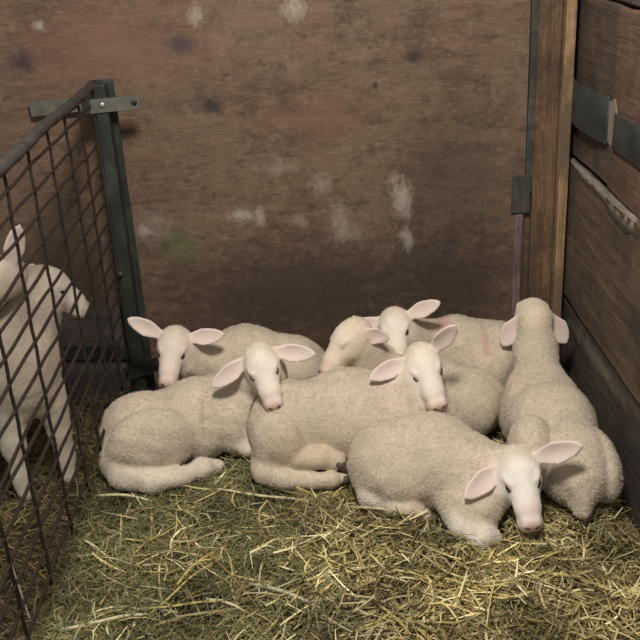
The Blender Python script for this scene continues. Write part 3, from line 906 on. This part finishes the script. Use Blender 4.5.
# --- B: far left, chin on the near lamb's back
b = new('B', 16)
b.spine([((-0.10, 2.665, 0.110), 0.098), ((-0.23, 2.665, 0.140), 0.105), ((-0.35, 2.645, 0.135), 0.098)])
b.body.ell((-0.09, 2.66, 0.105), (0.10, 0.105, 0.105), (1, 0, 0), k=0.04)
b.set_head((-0.437, 2.505, 0.262), (-0.10, -0.92, -0.36), (0.978, -0.037, -0.15), ((0.10, -0.82, 0.56), (0.10, 0.90, 0.38)),
           neck=[((-0.37, 2.64, 0.16), 0.085), ((-0.42, 2.585, 0.215), 0.060)], eye_kind='shine', sc=1.02, face=(0.70, 0.62, 0.57))
# --- E: at the back wall, pink marker on its back
e_ = new('E', 17)
e_.spine([((0.535, 2.665, 0.115), 0.100), ((0.42, 2.69, 0.125), 0.098), ((0.30, 2.69, 0.125), 0.095)])
e_.body.ell((0.54, 2.655, 0.115), (0.085, 0.10, 0.105), (1, 0, 0), k=0.04)
e_.body.ell((0.50, 2.585, 0.095), (0.085, 0.060, 0.085), (1, -0.1, 0.3), k=0.007)
e_.set_head((0.221, 2.565, 0.260), (-0.06, -0.95, -0.30), (0.985, -0.08, 0.118), ((0.20, -0.90, -0.05), (0.15, 0.88, 0.46)),
            neck=[((0.29, 2.68, 0.16), 0.082), ((0.245, 2.635, 0.210), 0.060)], sc=1.02)
e_.paint += [((0.385, 2.66, 0.222), (0.035, 0.08, 0.022), (0.62, 0.22, 0.27), 0.6), ((0.495, 2.62, 0.20), (0.014, 0.09, 0.06), (0.56, 0.24, 0.28), 0.6),
             ((0.50, 2.53, 0.1), (0.06, 0.06, 0.06), (0.68, 0.59, 0.43), 0.5)]
# --- J: standing behind the gate
j = new('J', 18)
j.spine([((-1.03, 2.60, 0.345), 0.110), ((-0.93, 2.45, 0.345), 0.115), ((-0.825, 2.315, 0.340), 0.102)])
j.body.ell((-0.80, 2.275, 0.31), (0.075, 0.085, 0.105), (0.5, -0.85, 0), k=0.05)
j.limb([((-0.835, 2.255, 0.26), 0.050), ((-0.842, 2.225, 0.145), 0.030), ((-0.832, 2.205, 0.06), 0.021), ((-0.822, 2.190, 0.012), 0.022)], col=LEG)
j.limb([((-0.755, 2.305, 0.26), 0.050), ((-0.735, 2.300, 0.145), 0.030), ((-0.728, 2.290, 0.06), 0.021), ((-0.722, 2.272, 0.012), 0.022)], col=LEG)
j.limb([((-1.08, 2.60, 0.28), 0.07), ((-1.10, 2.62, 0.14), 0.030), ((-1.09, 2.60, 0.012), 0.021)], col=LEG)
j.limb([((-0.98, 2.65, 0.28), 0.07), ((-0.98, 2.68, 0.14), 0.030), ((-0.97, 2.66, 0.012), 0.021)], col=LEG)
j.set_head((-0.700, 2.450, 0.510), (0.80, 0.05, -0.42), (-0.05, 0.99, 0.05), ((-0.75, -0.55, -0.30), (-0.45, 0.75, -0.45)),
           neck=[((-0.80, 2.315, 0.40), 0.085), ((-0.775, 2.39, 0.465), 0.062)], sc=1.02, face=(0.66, 0.60, 0.53))
j.paint += [((-0.752, 2.31, 0.485), (0.035, 0.09, 0.035), (0.24, 0.19, 0.27), 0.8), ((-0.715, 2.33, 0.455), (0.020, 0.08, 0.020), (0.24, 0.19, 0.27), 0.65)]
# --- K: behind it, only its raised ear and cheek reach into view
kk = new('K', 19)
kk.spine([((-1.33, 2.42, 0.36), 0.11), ((-1.20, 2.38, 0.36), 0.115), ((-1.07, 2.33, 0.36), 0.10)])
for (x, y) in ((-1.06, 2.28), (-1.07, 2.39), (-1.32, 2.37), (-1.33, 2.48)):
    kk.limb([((x, y, 0.28), 0.05), ((x, y, 0.14), 0.028), ((x + 0.01, y, 0.012), 0.021)], col=LEG)
kk.set_head((-0.845, 2.280, 0.598), (-0.72, -0.62, -0.25), (0.62, -0.75, 0.1), ((-0.1, -0.85, 0.4), (-0.45, 0.42, 0.80)),
            neck=[((-1.05, 2.34, 0.42), 0.085), ((-0.93, 2.32, 0.54), 0.060)], sc=1.05, face=(0.60, 0.52, 0.43), en=((0.75, 0, 0.65), (0.23, 0.9, 0.3)))

order = [('I', ()), ('C', ('I',)), ('A', ('C',)), ('H', ('I',)), ('D', ('C', 'A', 'H', 'I')), ('B', ('A', 'D')), ('E', ('D', 'H', 'B')), ('J', ()), ('K', ('J',))]
heads = {}
for n_ in L_:                                   # other lambs' heads dent the fleece they rest on
    q = Lamb(n_ + '_head', 0); q.body = L_[n_].head; heads[n_] = q
touch = {'C': ('A',), 'D': ('E', 'C'), 'A': ('B',), 'J': ('K',), 'H': ('I',)}
labels = {
    'A': 'cream lamb lying nearest the wire gate, white face resting on its neighbour',
    'B': 'lamb beside the gate post with wide-spread ears, chin on its neighbour'"'"'s back',
    'C': 'cream lamb lying in the middle of the huddle, drowsy face turned right',
    'D': 'sleeping lamb with closed eyes, tucked behind the middle lamb',
    'E': 'lamb against the plywood wall with pink marker stripes on its back',
    'H': 'lamb beside the plank wall seen from behind, ears hanging',
    'I': 'white-faced lamb curled in front at the right, chin on the straw',
    'J': 'lamb with a purple chest mark standing behind the wire gate',
    'K': 'lamb at the left edge of the picture with a raised pink ear, behind the gate'}
for n_, oth in order:
    s = L_[n_]
    s.h = 0.0036 if n_ in 'ACIH' else 0.0042
    s.build([L_[o] for o in oth] + [heads[o] for o in touch.get(n_, ()) if o not in oth])
    finish(s, labels[n_], 'lambs behind the gate' if n_ in 'JK' else 'lambs huddled on the straw', fibres=22000 if n_ in 'ACIH' else 12000)


# ------------------------------------------------------------------ straw bedding
def hay_z(x, y):
    x = np.asarray(x, dtype=np.float64); y = np.asarray(y, dtype=np.float64)
    z = 0.012 * np.sin(3.1 * x + 1) * np.sin(4.3 * y) + 0.007 * np.sin(11 * x + 2 * y) + 0.006 * np.sin(13 * y - 5 * x + 2) + 0.004 * np.sin(31 * x + 17 * y)
    z = z - 0.07 * np.clip((x - 0.66) / 0.12, 0, 1) ** 2
    return z - 0.004


nx, ny = 150, 150
gx = np.linspace(-1.9, 0.775, nx); gy = np.linspace(0.3, 2.79, ny)
GX, GY = np.meshgrid(gx, gy, indexing='ij')
GZ = hay_z(GX, GY) - 0.012 + rng.normal(0, 0.003, GX.shape)
vv = np.stack([GX, GY, GZ], -1).reshape(-1, 3)
ii, jj = np.meshgrid(np.arange(nx - 1), np.arange(ny - 1), indexing='ij')
q0 = (ii * ny + jj).ravel()
hay_faces = np.stack([q0, q0 + ny, q0 + ny + 1, q0 + 1], 1)


def blade_set(n, region, lmin, lmax, wmin, wmax, lift, pal, seed, tilt=0.25):
    """bent ribbons lying on the bedding; returns verts, quads and colours"""
    r = np.random.default_rng(seed)
    x = r.uniform(region[0], region[1], n); y = r.uniform(region[2], region[3], n)
    ang = r.uniform(0, 2 * np.pi, n) * 0.6 + r.normal(0, 0.9, n)
    L = r.uniform(lmin, lmax, n); W = r.uniform(wmin, wmax, n) * 0.5
    pit = r.normal(0, tilt, n); bend = r.normal(0, 0.5, n)
    z0 = hay_z(x, y) + r.uniform(0, 1, n) ** 1.6 * lift
    T = np.array((-0.5, -0.17, 0.17, 0.5)); pts = []
    for t in T:
        a = ang + bend * t
        px = x + np.cos(a) * L * t; py = y + np.sin(a) * L * t
        pz = z0 + np.sin(pit) * L * t - 0.25 * L * t * t * np.abs(bend)
        pts.append(np.stack([px, py, np.maximum(pz, hay_z(px, py) - 0.012)], 1))
    ok = np.ones(n, bool)
    for p in (pts[0], (pts[1] + pts[2]) / 2, pts[3]):
        ok &= (p[:, 0] < 0.755) & (p[:, 1] < 2.775)
        P = p.astype(np.float32)
        for s in LAMBS:
            lo, hi = s.bounds(); sel = np.nonzero(np.all((P > lo - 0.01) & (P < hi + 0.01), axis=1) & ok)[0]
            if len(sel): ok[sel] &= s.full(P[sel]) > 0.003
    pts = [p[ok] for p in pts]; W = W[ok]; ang = ang[ok]; m = len(W)
    tw = r.normal(0, 0.6, m)
    side = np.stack([-np.sin(ang) * np.cos(tw), np.cos(ang) * np.cos(tw), np.sin(tw)], 1)
    wid = (0.55, 1.0, 0.95, 0.35)
    vs_ = np.concatenate([np.stack([p - side * W[:, None] * k_, p + side * W[:, None] * k_], 1) for p, k_ in zip(pts, wid)], 1)  # m,8,3
    b = np.arange(m)[:, None] * 8
    fs = np.concatenate([b + np.array([[2 * i, 2 * i + 1, 2 * i + 3, 2 * i + 2]]) for i in range(3)], 0)
    pal = np.array(pal); ci = r.integers(0, len(pal), m)
    cc = pal[ci] * r.uniform(0.55, 1.5, (m, 1))
    cx, cy = pts[1][:, 0], pts[1][:, 1]        # tufts of darker damp hay and of lighter dry straw
    cl = np.sin(9 * cx + 4 * cy + 1) * np.sin(11 * cy - 5 * cx) + 0.7 * np.sin(23 * cx + 2) * np.sin(19 * cy + 7 * cx)
    cc *= (1.0 + 0.38 * cl)[:, None]
    return vs_.reshape(-1, 3), fs, np.repeat(cc, 8, 0)


PAL_MIX = [(0.25, 0.205, 0.075), (0.19, 0.17, 0.065), (0.125, 0.12, 0.045), (0.34, 0.285, 0.12), (0.09, 0.08, 0.035), (0.15, 0.105, 0.045), (0.44, 0.38, 0.19)]
PAL_GREEN = [(0.115, 0.125, 0.055), (0.16, 0.165, 0.075), (0.20, 0.19, 0.085), (0.09, 0.095, 0.048), (0.27, 0.24, 0.11)]
PAL_PALE = [(0.55, 0.48, 0.24), (0.46, 0.38, 0.17), (0.62, 0.56, 0.33), (0.40, 0.31, 0.12)]
PAL_BROWN = [(0.16, 0.115, 0.06), (0.22, 0.165, 0.09), (0.11, 0.08, 0.045), (0.28, 0.22, 0.13)]
sets = [
    blade_set(26000, (-0.62, 0.77, 1.35, 2.78), 0.03, 0.10, 0.0016, 0.0036, 0.022, PAL_MIX, 1, 0.35),
    blade_set(20000, (-0.65, 0.05, 1.50, 2.30), 0.02, 0.065, 0.0012, 0.0028, 0.034, PAL_GREEN, 2, 0.5),
    blade_set(3000, (-0.55, 0.77, 1.35, 2.45), 0.05, 0.15, 0.0030, 0.0060, 0.034, PAL_PALE, 3, 0.22),
    blade_set(9000, (-1.5, -0.55, 1.35, 2.78), 0.04, 0.11, 0.0016, 0.0036, 0.026, PAL_BROWN + PAL_MIX[:3], 4, 0.35),
    blade_set(9000, (-0.1, 0.77, 1.35, 2.1), 0.04, 0.12, 0.0024, 0.0052, 0.034, PAL_MIX + PAL_BROWN[:2], 5, 0.35),
    blade_set(3200, (-0.05, 0.77, 1.40, 2.15), 0.05, 0.14, 0.0030, 0.0058, 0.036, PAL_PALE + [(0.38, 0.32, 0.13)], 7, 0.25),
    blade_set(2500, (-1.3, 0.77, 0.6, 1.4), 0.05, 0.14, 0.003, 0.005, 0.02, PAL_MIX, 6),
]
base_c = np.array((0.075, 0.065, 0.030)) * rng.uniform(0.6, 1.4, (len(vv), 1))
allv, allf, allc = [vv], [hay_faces], [base_c]
n0 = len(vv)
for (v_, f_, c_) in sets:
    allv.append(v_); allf.append(f_ + n0); allc.append(c_); n0 += len(v_)
allv, allf, allc = np.concatenate(allv), np.concatenate(allf), np.concatenate(allc)
me = bpy.data.meshes.new('straw_bedding')
me.vertices.add(len(allv)); me.vertices.foreach_set('co', allv.astype(np.float32).ravel())
me.loops.add(allf.size); me.loops.foreach_set('vertex_index', allf.astype(np.int32).ravel())
me.polygons.add(len(allf)); me.polygons.foreach_set('loop_start', np.arange(0, allf.size, 4, dtype=np.int32))
me.update(calc_edges=True)
fa = me.attributes.new('straw', 'FLOAT_COLOR', 'POINT')
fa.data.foreach_set('color', np.concatenate([np.clip(allc, 0, 1), np.ones((len(allc), 1))], 1).astype(np.float32).ravel())
k = M('straw_mix', 0.6); k.b.inputs['Specular IOR Level'].default_value = 0.35
m_straw = k.col(k.n('ShaderNodeAttribute', attribute_name='straw').outputs['Color'])
tag(link('straw_bedding', me, m_straw), 'thick bed of green and yellow hay and straw covering the pen floor', 'straw', kind='stuff')

# single stalks that stand out on top of the bedding: x, y of both ends, width, colour, label
m_st = {}
for nm, cst in (('pale', (0.66, 0.60, 0.36)), ('yellow', (0.52, 0.42, 0.15)), ('brown', (0.30, 0.19, 0.075)), ('grey', (0.45, 0.42, 0.30))):
    k = M(nm + '_stalk', 0.5); g = k.noise(90, detail=3)
    m_st[nm] = k.col(k.mix(k.ramp(g, [(0.4, 0.0), (0.7, 0.5)]), cst, tuple(0.6 * q for q in cst)))
STALKS = [
    (-0.622, 2.157, -0.470, 2.118, 0.0075, 'pale', 'bright pale stalk lying just below the lamb nearest the gate'),
    (-0.622, 1.972, -0.534, 1.885, 0.0060, 'pale', 'short bright stalk slanting beside the bottom of the gate'),
    (-0.566, 1.903, -0.484, 1.876, 0.0037, 'pale', 'thin pale stalk left of the green hay patch'),
    (-0.598, 1.637, -0.413, 1.679, 0.0075, 'pale', 'long pale stalk in the lower left corner of the bedding'),
    (-0.413, 1.679, -0.281, 1.831, 0.0053, 'yellow', 'yellow stalk slanting up from the lower left corner'),
    (-0.366, 1.756, -0.278, 1.884, 0.0075, 'yellow', 'bright yellow stalk crossing the brown one'),
    (-0.406, 1.985, -0.173, 1.672, 0.0045, 'brown', 'long thin brown stalk running diagonally in the middle foreground'),
    (-0.437, 1.694, -0.218, 1.682, 0.0053, 'yellow', 'straight yellow stalk lying level in the front left'),
    (-0.194, 1.741, -0.037, 1.654, 0.0090, 'grey', 'broad grey-green blade lying in the front centre'),
    (-0.305, 2.139, 0.024, 2.042, 0.0067, 'pale', 'long pale stalk under the middle lamb'),
    (-0.187, 2.194, -0.001, 2.071, 0.0060, 'yellow', 'yellow stalk slanting under the hocks of the middle lamb'),
    (0.037, 2.041, 0.190, 1.965, 0.0075, 'pale', 'pale stalk lying in front of the curled lamb'),
    (0.029, 1.879, 0.071, 1.781, 0.0045, 'yellow', 'short yellow stalk left of the front centre'),
    (0.003, 1.558, 0.232, 1.690, 0.0075, 'yellow', 'long yellow-green stalk rising to the right in the front'),
    (0.217, 1.750, 0.336, 1.655, 0.0067, 'yellow', 'yellow stalk slanting down below the curled lamb'),
    (0.289, 1.675, 0.293, 1.534, 0.0083, 'brown', 'short tan stalk pointing at the camera'),
    (0.136, 1.740, 0.204, 1.734, 0.0045, 'pale', 'small level pale stalk in the front right'),
    (0.131, 1.571, 0.014, 1.557, 0.0045, 'grey', 'grey stalk along the lower edge'),
    (0.611, 1.768, 0.597, 1.632, 0.0067, 'pale', 'pale stalk standing on end near the plank wall'),
    (0.471, 1.759, 0.581, 1.827, 0.0053, 'yellow', 'yellow stalk in front of the lamb by the plank wall'),
    (0.680, 2.003, 0.677, 1.818, 0.0045, 'brown', 'brown stalk at the foot of the plank wall'),
    (0.381, 1.771, 0.495, 1.674, 0.0045, 'brown', 'brown stalk in the right foreground'),
    (-0.127, 1.836, 0.032, 1.939, 0.0045, 'pale', 'thin pale stalk slanting in the centre'),
    (-0.783, 1.896, -0.678, 1.676, 0.0045, 'grey', 'grey stalk behind the gate near the left edge'),
    (-0.757, 1.909, -0.634, 1.772, 0.0045, 'brown', 'brown stalk behind the foot of the gate'),
]
for (xa, ya, xb, yb, wd, nm, lab) in STALKS:
    n = 9; bm = bmesh.new()
    dx, dy = xb - xa, yb - ya; ln = math.hypot(dx, dy); sd = (-dy / ln, dx / ln)
    ph = random.uniform(0, 6); amp = random.uniform(0.0, 0.03) * ln
    pts = []
    for i in range(n):
        t = i / (n - 1)
        o_ = amp * math.sin(math.pi * t + 0.3 * math.sin(ph))
        x, y = xa + dx * t + sd[0] * o_, ya + dy * t + sd[1] * o_
        pts.append((x, y, float(hay_z(x, y)) + 0.024 + 0.006 * math.sin(math.pi * t + ph * 0.1)))
    tube(bm, pts, [wd * 0.5 * (0.8 + 0.35 * math.sin(math.pi * (i / (n - 1)) ** 0.7)) for i in range(n)], 6)
    for v in bm.verts: pass
    tag(bm_obj('straw_stalk', bm, m_st[nm], None, True), lab, 'straw', 'single stalks on top of the bedding')
